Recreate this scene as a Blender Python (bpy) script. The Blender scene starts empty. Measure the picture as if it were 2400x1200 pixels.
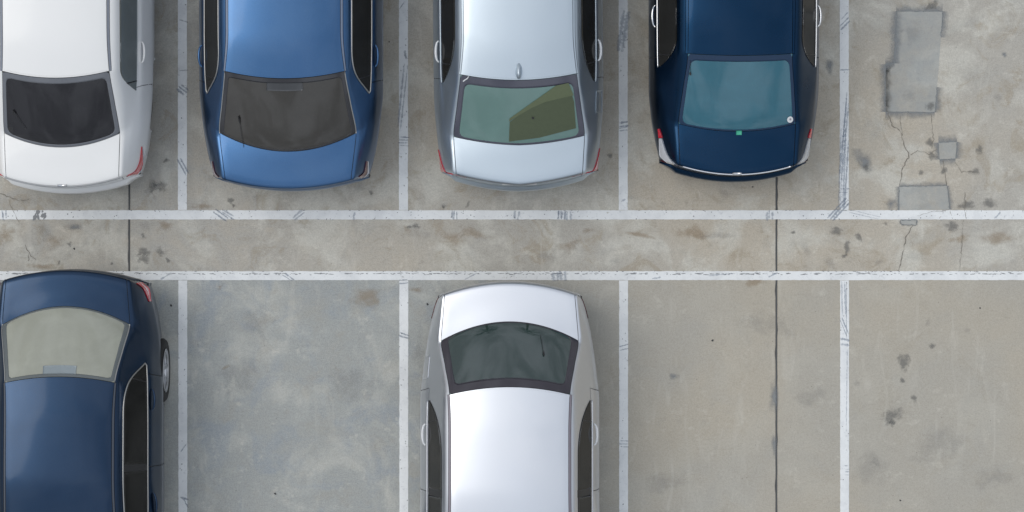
import bpy, math, random
import numpy as np
from mathutils import Vector
random.seed(7)
R = math.radians
S = 230.0            # photograph pixels per metre on the ground
CAM_H = 26.0

# ------------------------------------------------------------------ camera, sky, sun, exposure
scene = bpy.context.scene
cam = bpy.data.cameras.new('camera'); cam_o = bpy.data.objects.new('camera', cam)
scene.collection.objects.link(cam_o); scene.camera = cam_o
cam_o.location = (0, 0, CAM_H); cam_o.rotation_euler = (0, 0, 0)
cam.sensor_width = 36; cam.lens = 36 * CAM_H / (2400 / S); cam.clip_end = 1000
world = bpy.data.worlds.new('World'); scene.world = world; world.use_nodes = True
wt = world.node_tree; wt.nodes.clear()
SUN_EL, SUN_AZ = R(55), R(-70)          # azimuth measured from +Y towards +X
sky = wt.nodes.new('ShaderNodeTexSky'); sky.sky_type = 'NISHITA'; sky.sun_disc = False
sky.sun_elevation = SUN_EL; sky.sun_rotation = SUN_AZ
sky.air_density = 1.6; sky.dust_density = 6.0; sky.ozone_density = 1.0
bg = wt.nodes.new('ShaderNodeBackground'); bg.inputs['Strength'].default_value = 0.14
hs = wt.nodes.new('ShaderNodeHueSaturation'); hs.inputs['Saturation'].default_value = 0.5
wo = wt.nodes.new('ShaderNodeOutputWorld')
wt.links.new(sky.outputs[0], hs.inputs['Color']); wt.links.new(bg.outputs[0], wo.inputs[0])
# overcast: a cloud deck over the whole sky, a third as bright at the horizon as overhead, softly mottled
tc = wt.nodes.new('ShaderNodeTexCoord'); sep = wt.nodes.new('ShaderNodeSeparateXYZ'); wt.links.new(tc.outputs['Generated'], sep.inputs[0])
grad = wt.nodes.new('ShaderNodeMapRange')
for i_, x_ in enumerate((0, 1, .36, 1.0)): grad.inputs[i_ + 1].default_value = x_
wt.links.new(sep.outputs[2], grad.inputs[0])
cn = wt.nodes.new('ShaderNodeTexNoise'); cn.inputs['Scale'].default_value = 4.6; cn.inputs['Detail'].default_value = 6; cn.inputs['Roughness'].default_value = .55; cn.inputs['Distortion'].default_value = .6
wt.links.new(tc.outputs['Generated'], cn.inputs['Vector'])
cr = wt.nodes.new('ShaderNodeMapRange'); cr.interpolation_type = 'SMOOTHSTEP'
for i_, x_ in enumerate((.36, .64, .62, 1.38)): cr.inputs[i_ + 1].default_value = x_
wt.links.new(cn.outputs['Fac'], cr.inputs[0])
mu = wt.nodes.new('ShaderNodeMath'); mu.operation = 'MULTIPLY'; wt.links.new(grad.outputs[0], mu.inputs[0]); wt.links.new(cr.outputs[0], mu.inputs[1])
cl = wt.nodes.new('ShaderNodeVectorMath'); cl.operation = 'SCALE'; cl.inputs[0].default_value = (5.85, 6.25, 6.85); wt.links.new(mu.outputs[0], cl.inputs['Scale'])
mx = wt.nodes.new('ShaderNodeMix'); mx.data_type = 'RGBA'; mx.inputs[0].default_value = .78
wt.links.new(hs.outputs[0], mx.inputs[6]); wt.links.new(cl.outputs[0], mx.inputs[7]); wt.links.new(mx.outputs[2], bg.inputs[0])
sl = bpy.data.lights.new('sun', 'SUN'); sl.energy = 0.75; sl.angle = R(38); sl.color = (1, .965, .91)
so = bpy.data.objects.new('sun', sl); scene.collection.objects.link(so)
sd = Vector((math.sin(SUN_AZ) * math.cos(SUN_EL), math.cos(SUN_AZ) * math.cos(SUN_EL), math.sin(SUN_EL)))
so.rotation_euler = sd.to_track_quat('Z', 'Y').to_euler(); so.location = sd * 20
scene.view_settings.view_transform = 'Standard'; scene.view_settings.look = 'None'
scene.view_settings.gamma = 1; scene.view_settings.exposure = 0.06

# ------------------------------------------------------------------ helpers
def link(o, parent=None):
    scene.collection.objects.link(o)
    if parent is not None: o.parent = parent
    return o
def mesh_obj(name, verts, faces, mat, parent=None, smooth=False, attr=None):
    me = bpy.data.meshes.new(name); me.from_pydata([tuple(map(float, v)) for v in verts], [], faces)
    if attr is not None:
        a = me.attributes.new('fade', 'FLOAT', 'POINT'); a.data.foreach_set('value', attr)
    if mat: me.materials.append(mat)
    if smooth: me.polygons.foreach_set('use_smooth', [True] * len(me.polygons))
    me.update()
    return link(bpy.data.objects.new(name, me), parent)
def G(px, py): return ((px - 1200) / S, (600 - py) / S)

class NT:
    def __init__(s, name):
        s.m = bpy.data.materials.new(name); s.m.use_nodes = True; s.t = s.m.node_tree; s.t.nodes.clear()
        s.out = s.n('ShaderNodeOutputMaterial')
    def n(s, typ, **kw):
        nd = s.t.nodes.new(typ)
        for k, v in kw.items(): setattr(nd, k, v)
        return nd
    def l(s, a, b): s.t.links.new(a, b)
    def pos(s): return s.n('ShaderNodeNewGeometry').outputs['Position']
    def obj(s): return s.n('ShaderNodeTexCoord').outputs['Object']
    def noise(s, vec, scale, detail=4, rough=.5, dist=0, off=(0, 0, 0), stretch=(1, 1, 1)):
        mp = s.n('ShaderNodeMapping'); mp.inputs['Location'].default_value = off; mp.inputs['Scale'].default_value = stretch
        s.l(vec, mp.inputs[0])
        t = s.n('ShaderNodeTexNoise'); t.inputs['Scale'].default_value = scale; t.inputs['Detail'].default_value = detail
        t.inputs['Roughness'].default_value = rough; t.inputs['Distortion'].default_value = dist
        s.l(mp.outputs[0], t.inputs['Vector']); return t.outputs['Fac']
    def ramp(s, v, lo, hi, a=0.0, b=1.0):
        m = s.n('ShaderNodeMapRange'); m.interpolation_type = 'SMOOTHSTEP'
        for i, x in enumerate((lo, hi, a, b)): m.inputs[i + 1].default_value = x
        s.l(v, m.inputs[0]); return m.outputs[0]
    def math(s, op, a, b=None):
        m = s.n('ShaderNodeMath', operation=op)
        for i, x in enumerate((a, b)):
            if x is None: continue
            if isinstance(x, (int, float)): m.inputs[i].default_value = x
            else: s.l(x, m.inputs[i])
        return m.outputs[0]
    def mix(s, f, a, b, mode='MIX'):
        m = s.n('ShaderNodeMix', data_type='RGBA', blend_type=mode)
        for sock, x in ((m.inputs[0], f), (m.inputs[6], a), (m.inputs[7], b)):
            if isinstance(x, (int, float)): sock.default_value = x
            elif isinstance(x, tuple): sock.default_value = (*x, 1)
            else: s.l(x, sock)
        return m.outputs[2]
    def bsdf(s, col, rough=.5, metal=0, **kw):
        b = s.n('ShaderNodeBsdfPrincipled')
        for k, v in (('Base Color', col), ('Roughness', rough), ('Metallic', metal), *kw.items()):
            if isinstance(v, (int, float)): b.inputs[k].default_value = v
            elif isinstance(v, tuple): b.inputs[k].default_value = (*v, 1)
            else: s.l(v, b.inputs[k])
        return b
    def bump(s, h, strength, dist=.01):
        b = s.n('ShaderNodeBump'); b.inputs['Strength'].default_value = strength; b.inputs['Distance'].default_value = dist
        s.l(h, b.inputs['Height']); return b.outputs[0]
    def done(s, sh): s.l(sh, s.out.inputs[0]); return s.m

def concrete_colour(t, p):
    """worn concrete: pale and beige clouds, brown and grey blotches, grain, pits"""
    beige = (.450, .408, .338); grey = (.366, .368, .352); light = (.550, .540, .485); brown = (.330, .285, .215)
    sx = t.n('ShaderNodeSeparateXYZ'); t.l(p, sx.inputs[0]); X, Y = sx.outputs[0], sx.outputs[1]
    big = t.noise(p, .45, 3, .5, .3, (3, 7, 0))
    mid = t.noise(p, 1.7, 7, .62, .5, (11, 2, 0)); mid2 = t.noise(p, 3.1, 8, .66, .8, (5, 31, 0))
    fine = t.noise(p, 11, 6, .6, .3, (1, 9, 0)); grain = t.noise(p, 95, 3, .7)
    # the lower row of slabs is greyer towards the left; the strip between the lines is blotchy
    lower = t.ramp(Y, -.17, -.19); left = t.ramp(X, 1.6, -1.2)
    gr = t.math('MULTIPLY', lower, left)
    f0 = t.ramp(big, .36, .64, 0.0, .55)
    f0 = t.math('MAXIMUM', f0, t.math('MULTIPLY', gr, t.ramp(mid, .30, .62, .55, 1.0)))
    upleft = t.math('MULTIPLY', t.math('SUBTRACT', 1.0, lower), t.ramp(X, 1.5, -4.0, 0, .75))
    f0 = t.math('MAXIMUM', f0, t.math('MULTIPLY', upleft, t.ramp(mid2, .33, .6, .35, 1)))
    c = t.mix(f0, beige, grey)
    c = t.mix(t.math('MULTIPLY', gr, .62), c, (.315, .342, .340))
    upper = t.math('SUBTRACT', 1.0, t.math('MULTIPLY', lower, .72))
    c = t.mix(t.math('MULTIPLY', t.ramp(mid, .47, .64, 0, .72), t.math('MAXIMUM', upper, t.math('MULTIPLY', gr, .6))), c, light)
    c = t.mix(t.math('MULTIPLY', t.ramp(mid2, .52, .67, 0, .6), upper), c, brown)
    blue = t.ramp(t.noise(p, 2.4, 6, .6, .9, (40, 4, 0)), .48, .70, 0, .5)
    c = t.mix(t.math('MULTIPLY', blue, t.math('ADD', .22, t.math('MULTIPLY', gr, 1.5))), c, (.300, .330, .350))
    c = t.mix(t.ramp(fine, .52, .70, 0, .26), c, (.33, .315, .28))
    c = t.mix(t.ramp(t.noise(p, 7.5, 9, .7, 0, (9, 9, 3)), .57, .68, 0, .35), c, (.62, .60, .535))
    g = t.ramp(t.math('ADD', t.math('MULTIPLY', grain, .6), t.math('MULTIPLY', t.noise(p, 42, 4, .75, 0, (3, 3, 9)), .4)), .30, .70, .80, 1.18); gm = t.n('ShaderNodeCombineColor')
    for i in range(3): t.l(g, gm.inputs[i])
    c = t.mix(1.0, c, gm.outputs[0], 'MULTIPLY')
    c = t.mix(t.math('MULTIPLY', t.math('SUBTRACT', lower, gr), .28), c, (.325, .308, .258))
    # pits
    vo = t.n('ShaderNodeTexVoronoi'); vo.inputs['Scale'].default_value = 13; t.l(p, vo.inputs['Vector'])
    pit = t.math('MULTIPLY', t.ramp(vo.outputs['Distance'], .10, .03), t.ramp(t.noise(p, 4, 4, .6, 0, (7, 77, 0)), .52, .60))
    c = t.mix(t.math('MULTIPLY', pit, .55), c, (.10, .10, .095))
    arcs = t.noise(p, 5, 5, .55, 1.5, (2, 2, 0), (1, .22, 1))
    c = t.mix(t.ramp(arcs, .55, .72, 0, .22), c, (.60, .585, .53))
    return c, grain, fine
def mat_concrete():
    t = NT('worn_concrete'); p = t.pos(); c, grain, fine = concrete_colour(t, p)
    h = t.math('ADD', t.math('MULTIPLY', grain, .5), fine)
    return t.done(t.bsdf(c, .82, 0, Normal=t.bump(h, .25, .004), **{'Specular IOR Level': .3}).outputs[0])
def mat_paint_line():
    t = NT('white_road_paint'); p = t.pos()
    d = t.noise(p, 3.5, 7, .65, .4, (3, 1, 0)); f = t.noise(p, 26, 5, .7, 0, (8, 0, 0)); g = t.noise(p, 120, 2, .6)
    c = t.mix(t.ramp(d, .42, .68, 0, .55), (.75, .77, .775), (.58, .60, .615))
    c = t.mix(t.ramp(f, .55, .72, 0, .45), c, (.40, .42, .46))
    c = t.mix(t.ramp(g, .5, .8, 0, .2), c, (.45, .46, .47))
    chip = t.math('MULTIPLY', t.ramp(t.noise(p, 21, 6, .7, 0, (50, 3, 0)), .645, .665), t.ramp(t.noise(p, 1.3, 2, .5, 0, (9, 40, 0)), .47, .60))
    b = t.bsdf(c, .6, 0, Normal=t.bump(g, .15, .002))
    tr = t.n('ShaderNodeBsdfTransparent'); m = t.n('ShaderNodeMixShader')
    t.l(chip, m.inputs[0]); t.l(b.outputs[0], m.inputs[1]); t.l(tr.outputs[0], m.inputs[2])
    return t.done(m.outputs[0])
def mat_stain(name, col, strength=.8, scale=9, lo=.35, hi=.62, k=1.0, streak=None):
    """a stain, soft at its own rim: the fade attribute runs 1 (middle) to 0 (rim)"""
    t = NT(name); p = t.pos()
    a = t.n('ShaderNodeAttribute', attribute_name='fade').outputs['Fac']
    st = (1, 1, 1) if streak is None else streak
    nz = t.noise(p, scale, 6, .68, .4, (random.uniform(0, 90), 4, 0), st)
    v = t.math('ADD', a, t.math('MULTIPLY', t.math('SUBTRACT', nz, .5), k * 1.6))
    al = t.math('MULTIPLY', t.ramp(v, lo, hi), strength)
    b = t.bsdf(col, .8); tr = t.n('ShaderNodeBsdfTransparent'); m = t.n('ShaderNodeMixShader')
    t.l(al, m.inputs[0]); t.l(tr.outputs[0], m.inputs[1]); t.l(b.outputs[0], m.inputs[2])
    return t.done(m.outputs[0])
def simple(name, col, rough=.5, metal=0, **kw):
    t = NT(name); p = t.obj(); n = t.noise(p, 30, 4, .6)
    c = t.mix(t.ramp(n, .4, .7, 0, .18), col, tuple(x * .7 for x in col))
    return t.done(t.bsdf(c, rough, metal, **kw).outputs[0])
def mat_car_paint(name, col, metal=.6, rough=.34, coat=1.0, flake=.12, dust=.10, dustcol=(.42, .40, .36)):
    t = NT(name); p = t.obj()
    fl = t.noise(p, 260, 2, .8); dirt = t.noise(p, 2.3, 6, .62, .5, (random.uniform(0, 50), 0, 0)); sp = t.noise(p, 70, 3, .75)
    c = t.mix(t.ramp(fl, .3, .7, 0, flake * 2), col, tuple(min(1, x * 1.5 + .012) for x in col))
    c = t.mix(t.math('MULTIPLY', t.ramp(dirt, .35, .75), dust), c, dustcol)
    c = t.mix(t.ramp(sp, .66, .75, 0, dust * 1.3), c, tuple(x * .55 for x in dustcol))
    rg = t.ramp(dirt, .3, .8, rough, rough + .1)
    return t.done(t.bsdf(c, rg, metal, **{'Coat Weight': coat, 'Coat Roughness': .09}).outputs[0])
def mat_glass(name, col, clear=.22, rough=.03, tint=(.25, .28, .27), dust=.1, spec=.7, coat=.6):
    t = NT(name); p = t.obj()
    d = t.noise(p, 3.2, 5, .6, .7, (random.uniform(0, 50), 0, 0)); d2 = t.noise(p, 90, 2, .7)
    c = t.mix(t.ramp(d, .35, .75, 0, .35), col, tuple(min(1, x * 1.35 + .01) for x in col))
    c = t.mix(t.ramp(d2, .6, .8, 0, dust), c, (.35, .34, .31))
    b = t.bsdf(c, rough, 0, **{'Specular IOR Level': spec, 'Coat Weight': coat, 'Coat Roughness': .01})
    tr = t.n('ShaderNodeBsdfTransparent'); tr.inputs[0].default_value = (*tint, 1); m = t.n('ShaderNodeMixShader')
    m.inputs[0].default_value = 1 - clear; t.l(tr.outputs[0], m.inputs[1]); t.l(b.outputs[0], m.inputs[2])
    return t.done(m.outputs[0])

M = dict(
    concrete=mat_concrete(), line=mat_paint_line(),
    sealant=simple('joint_sealant', (.075, .078, .08), .7), soil=simple('dark_gap', (.05, .048, .045), .9),
    black=simple('black_plastic', (.018, .018, .02), .45), rubber=simple('rubber', (.022, .022, .022), .8),
    chrome=simple('chrome', (.75, .76, .78), .14, 1.0), alloy=simple('alloy_wheel', (.55, .56, .58), .28, .9),
    red=simple('red_lens', (.62, .012, .035), .2, 0, **{'Coat Weight': 1.0}),
    darkred=simple('dark_red_lens', (.10, .008, .012), .12, 0, **{'Coat Weight': 1.0}),
    clearlens=simple('clear_lens', (.62, .64, .68), .12, 0, **{'Coat Weight': 1.0}),
    grey_cloth=simple('grey_cabin_cloth', (.07, .07, .075), .85), shelf=simple('cabin_shelf', (.045, .045, .047), .9),
    plate=simple('plate_white', (.7, .7, .68), .4),
    sticker=simple('sticker_white', (.72, .74, .76), .5), sticker_grey=simple('sticker_grey', (.30, .28, .30), .5), green=simple('sticker_green', (.05, .38, .25), .5),
    blind=simple('olive_reflection', (.075, .095, .055), .8), refl2=simple('olive_reflection_band', (.11, .135, .075), .8),  # olive tones of the building reflection painted on the silver car's glass
)

# ------------------------------------------------------------------ ground
ground = mesh_obj('ground', [(-300, -300, -.03), (300, -300, -.03), (300, 300, -.03), (-300, 300, -.03)], [(0, 1, 2, 3)], M['concrete'])
ground['kind'] = 'structure'
JX = [(303 - 1200) / S, (1820 - 1200) / S]; PX = JX[1] - JX[0]; JY = (600 - 641.5) / S; PY = 6.4
GAP = .016
def slab(x0, x1, y0, y1):
    g = GAP / 2; b = .005
    n = max(2, int((x1 - x0) / .08)); k = max(2, int((y1 - y0) / .08))
    per = []
    rnd = random.Random(int(x0 * 91 + y0 * 37))
    j = lambda: rnd.uniform(-.0022, .0022) + (rnd.random() < .06) * .006
    for i in range(n): per.append((x0 + g + (x1 - x0 - 2 * g) * i / n, y0 + g + abs(j())))
    for i in range(k): per.append((x1 - g - abs(j()), y0 + g + (y1 - y0 - 2 * g) * i / k))
    for i in range(n): per.append((x1 - g - (x1 - x0 - 2 * g) * i / n, y1 - g - abs(j())))
    for i in range(k): per.append((x0 + g + abs(j()), y1 - g - (y1 - y0 - 2 * g) * i / k))
    cx, cy = (x0 + x1) / 2, (y0 + y1) / 2; N = len(per)
    def inn(p, d): return (p[0] + (d if p[0] < cx - (x1 - x0) * .49 else -d if p[0] > cx + (x1 - x0) * .49 else 0), p[1] + (d if p[1] < cy - (y1 - y0) * .49 else -d if p[1] > cy + (y1 - y0) * .49 else 0))
    vs = [(*inn(p, b), 0) for p in per] + [(p[0], p[1], -b) for p in per] + [(p[0], p[1], -.029) for p in per]
    fs = [tuple(range(N))]
    for r in (0, 1):
        for i in range(N):
            a = (i + 1) % N; fs.append((r * N + i, (r + 1) * N + i, (r + 1) * N + a, r * N + a))
    return mesh_obj('concrete_slab', vs, fs, M['concrete'], ground)
for a in range(-2, 4):
    for b in range(-3, 3):
        slab(JX[0] + (a - 1) * PX + 0, JX[0] + a * PX, JY + b * PY, JY + (b + 1) * PY)
# sealant lying in the joints
def strip(name, pts, w, z, mat, parent, jit=0.0, fade=None, wvar=0.0, seed=1):
    rnd = random.Random(seed); vs = []; fs = []; at = []
    n = len(pts)
    for i, p in enumerate(pts):
        a = Vector(pts[max(0, i - 1)]); b = Vector(pts[min(n - 1, i + 1)]); d = (b - a).normalized(); nrm = Vector((-d.y, d.x))
        ww = w * (1 + rnd.uniform(-wvar, wvar)) / 2; q = Vector(p)
        for sgn in (-1, 0, 1):
            c = q + nrm * (sgn * ww + rnd.uniform(-jit, jit)); vs.append((c.x, c.y, z)); at.append(1.0 if sgn == 0 else 0.0)
    for i in range(n - 1):
        for k in (0, 1): fs.append((3 * i + k, 3 * i + 3 + k, 3 * i + 4 + k, 3 * i + 1 + k))
    if fade is not None:
        for i in range(n):
            e = min(1.0, min(i, n - 1 - i) / max(1, n * fade) + .25)
            for k in range(3): at[3 * i + k] = at[3 * i + k] * .55 + .45 * e if k == 1 else .35 * e
    return mesh_obj(name, [v for v in vs], fs, mat, parent, attr=at)
def dense(a, b, step=.05):
    n = max(1, int(math.hypot(b[0] - a[0], b[1] - a[1]) / step)); return [(a[0] + (b[0] - a[0]) * i / n, a[1] + (b[1] - a[1]) * i / n) for i in range(n + 1)]
for a in range(-2, 4):
    strip('joint_sealant', dense((JX[0] + a * PX, JY - 3 * PY), (JX[0] + a * PX, JY + 3 * PY), .1), GAP * 1.5, -.0075 - .0001 * a, M['sealant'], ground, .001, seed=a)
strip('joint_sealant', dense((JX[0] - 3 * PX, JY), (JX[0] + 3 * PX, JY), .1), GAP * 1.5, -.0085, M['sealant'], ground, .001)

# painted lines, 4 mm film with slightly ragged edges
def painted(x0, y0, x1, y1, seed):
    (ax, ay), (bx, by) = G(x0, y0), G(x1, y1)
    lx, hx = min(ax, bx), max(ax, bx); ly, hy = min(ay, by), max(ay, by)
    rnd = random.Random(seed); horiz = (hx - lx) > (hy - ly); vs = []; fs = []
    L, Hh = (lx, hx) if horiz else (ly, hy); n = int((Hh - L) / .03)
    e = [rnd.uniform(-.0018, .0018) for _ in range(n + 1)]; f = [rnd.uniform(-.0018, .0018) for _ in range(n + 1)]
    for i in range(n + 1):
        u = L + (Hh - L) * i / n
        if horiz: q = [(u, ly + e[i]), (u, hy + f[i])]
        else: q = [(lx + e[i], u), (hx + f[i], u)]
        vs += [(*q[0], .0), (*q[0], .0035), (*q[1], .0035), (*q[1], .0)]
    for i in range(n):
        for k in range(3):
            fc = (4 * i + k, 4 * i + 4 + k, 4 * i + 5 + k, 4 * i + 1 + k); fs.append(fc if not horiz else fc[::-1])
    return mesh_obj('painted_line', vs, fs, M['line'], ground)
painted(-1800, 492.8, 4200, 514.3, 1); painted(-1800, 635.6, 4200, 656.4, 2)
for i, x in enumerate((-620, -101, 416.5, 934.5, 1449.5, 1967.5, 2485, 3002)):
    painted(x + .6, -750, x + 21.6, 492.0, 10 + i); painted(x + 1.6, 657.2, x + 22.4, 1900, 30 + i)

# repair patches
patch_mat = NT('patch_mortar'); _p = patch_mat.pos(); _c, _g, _f = concrete_colour(patch_mat, _p)
_c = patch_mat.mix(patch_mat.ramp(patch_mat.noise(_p, 5, 7, .7, .4), .3, .72, .38, .82), _c, (.300, .322, .325))
_c = patch_mat.mix(patch_mat.ramp(patch_mat.noise(_p, 17, 6, .72, 0, (4, 0, 0)), .54, .70, 0, .4), _c, (.24, .255, .26))
patch_mat = patch_mat.done(patch_mat.bsdf(_c, .85).outputs[0])
halo = mat_stain('patch_halo', (.25, .27, .285), .66, 9, .0, 1.2, 1.0)
dark = mat_stain('dark_oil_stain', (.19, .19, .18), .5, 12, .1, .9, 1.5)
soft = mat_stain('soft_grey_stain', (.27, .27, .265), .16, 7, .1, 1.1, 1.5)
brown = mat_stain('brown_rust_stain', (.37, .28, .18), .38, 6, .1, 1.1, 1.6)
pale = mat_stain('pale_scuff', (.60, .60, .56), .22, 9, .1, 1.1, 1.5)
spot = mat_stain('black_spot', (.045, .045, .05), .85, 30, .25, .5, .3)
tyre = mat_stain('tyre_rubber_mark', (.25, .30, .37), .5, 34, .2, .95, 1.3)
tyref = mat_stain('faint_tyre_rubber', (.33, .38, .45), .42, 26, .2, 1.0, 1.4)
def cc(x, y): return (x / 1.715 + 1940, y / 1.715)
def plate(name, pts, z, mat, jit=.0015):
    rnd = random.Random(len(pts) + int(pts[0][0])); per = []
    for i, p in enumerate(pts):
        per += [(x + rnd.uniform(-jit, jit), y + rnd.uniform(-jit, jit)) for x, y in dense(G(*p), G(*pts[(i + 1) % len(pts)]), .04)[:-1]]
    n = len(per); cx = sum(p[0] for p in per) / n; cy = sum(p[1] for p in per) / n
    vs = [(*p, 0.0001) for p in per] + [(cx + (p[0] - cx) * .99, cy + (p[1] - cy) * .99, z) for p in per]
    fs = [tuple(range(n, 2 * n))] + [(i, (i + 1) % n, n + (i + 1) % n, n + i) for i in range(n)]
    o = mesh_obj(name, vs, fs, mat, ground)
    if o.data.polygons[0].normal.z < 0: o.data.flip_normals()
    return per
zi = [0.0]
def blob(px, py, rx, ry, mat, rot=0, z=.0010, name='stain', lob=.25, parent=ground):
    zi[0] += 1; rnd = random.Random(int(px * 3 + py * 7)); x, y = G(px, py); n = 26
    ph = [rnd.uniform(0, 6.28) for _ in range(4)]
    vs = [(x, y, 0)]; at = [1.0]; fs = []; c, s = math.cos(R(rot)), math.sin(R(rot)); zz = z + (zi[0] % 40) * .00005
    vs[0] = (x, y, zz)
    for r, (k, a) in enumerate(((.5, .55), (1.0, 0.0))):
        for i in range(n):
            an = 2 * math.pi * i / n
            f = 1 + lob * (math.sin(2 * an + ph[0]) * .5 + math.sin(3 * an + ph[1]) * .5 + math.sin(5 * an + ph[2]) * .3)
            u, v = rx / S * k * f * math.cos(an), ry / S * k * f * math.sin(an)
            vs.append((x + u * c - v * s, y + u * s + v * c, zz)); at.append(a)
    for i in range(n):
        j = (i + 1) % n; fs.append((0, 1 + i, 1 + j)); fs.append((1 + i, 1 + n + i, 1 + n + j, 1 + j))
    return mesh_obj(name, vs, fs, mat, parent, attr=at)
def crack(pts, w=.007, seed=3, mat=None):
    rnd = random.Random(seed); out = []
    for a, b in zip(pts[:-1], pts[1:]):
        for p in dense(G(*a), G(*b), .022)[:-1]: out.append((p[0] + rnd.uniform(-.008, .008), p[1] + rnd.uniform(-.008, .008)))
    out.append(G(*pts[-1])); zi[0] += 1
    return strip('crack', out, w, .0034 + (zi[0] % 20) * .00003, mat or M['crack'], ground, .001, wvar=.7, seed=seed)
M['crack'] = simple('crack_dirt', (.19, .175, .15), .9)
M['patch_edge'] = simple('patch_edge_dirt', (.20, .22, .225), .9)
def repair(pts, halo_w, outline=True, sides=None):
    P = [cc(*p) for p in pts]; plate('repair_patch', P, .0014, patch_mat)
    n = len(P)
    for i in (sides if sides is not None else range(n)):
        crack([P[i], P[(i + 1) % n]], .004, 40 + i, M['patch_edge'])
        strip('stain', dense(G(*P[i]), G(*P[(i + 1) % n]), .06), halo_w, .0009 + .0001 * i, halo, ground, .003, wvar=.15, seed=i)
repair([(275, 45), (462, 45), (455, 150), (440, 350), (430, 452), (232, 450), (232, 258), (268, 255)], .16, sides=(0, 3, 4, 5, 6, 1, 7))
repair([(445, 573), (520, 570), (513, 637), (449, 641)], .17)
repair([(287, 750), (480, 747), (490, 842), (287, 845)], .10, sides=(0, 1, 3))
repair([(293, 885), (358, 885), (355, 904), (296, 901)], .05)
for k, pts in enumerate(([(240, 450), (258, 505), (292, 530), (305, 580), (328, 625), (300, 680), (288, 745)], [(415, 455), (420, 520), (425, 560), (418, 600)],
        [(330, 625), (360, 605), (410, 620), (440, 600)], [(465, 642), (470, 700), (478, 745)], [(345, 900), (315, 950), (300, 1020), (285, 1085), (262, 1100)],
        [(550, 775), (553, 880)], [(290, 470), (300, 545)], [(512, 650), (540, 690), (600, 690)], [(500, 870), (492, 845)])):
    crack([cc(*p) for p in pts], .0065 if k in (0, 4) else .0042, k)
crack([cc(545, 885), cc(540, 990), cc(530, 1090)], .004, 77); crack([(0, 455), (22, 462), (48, 470), (68, 466)], .006, 5); crack([(20, 470), (30, 492), (45, 522)], .004, 6)
crack([(60, 575), (72, 600), (84, 608)], .008, 8); crack([(70, 590), (66, 612)], .005, 9)
crack([cc(360, 868), cc(420, 852), cc(470, 846)], .003, 12)
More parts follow.
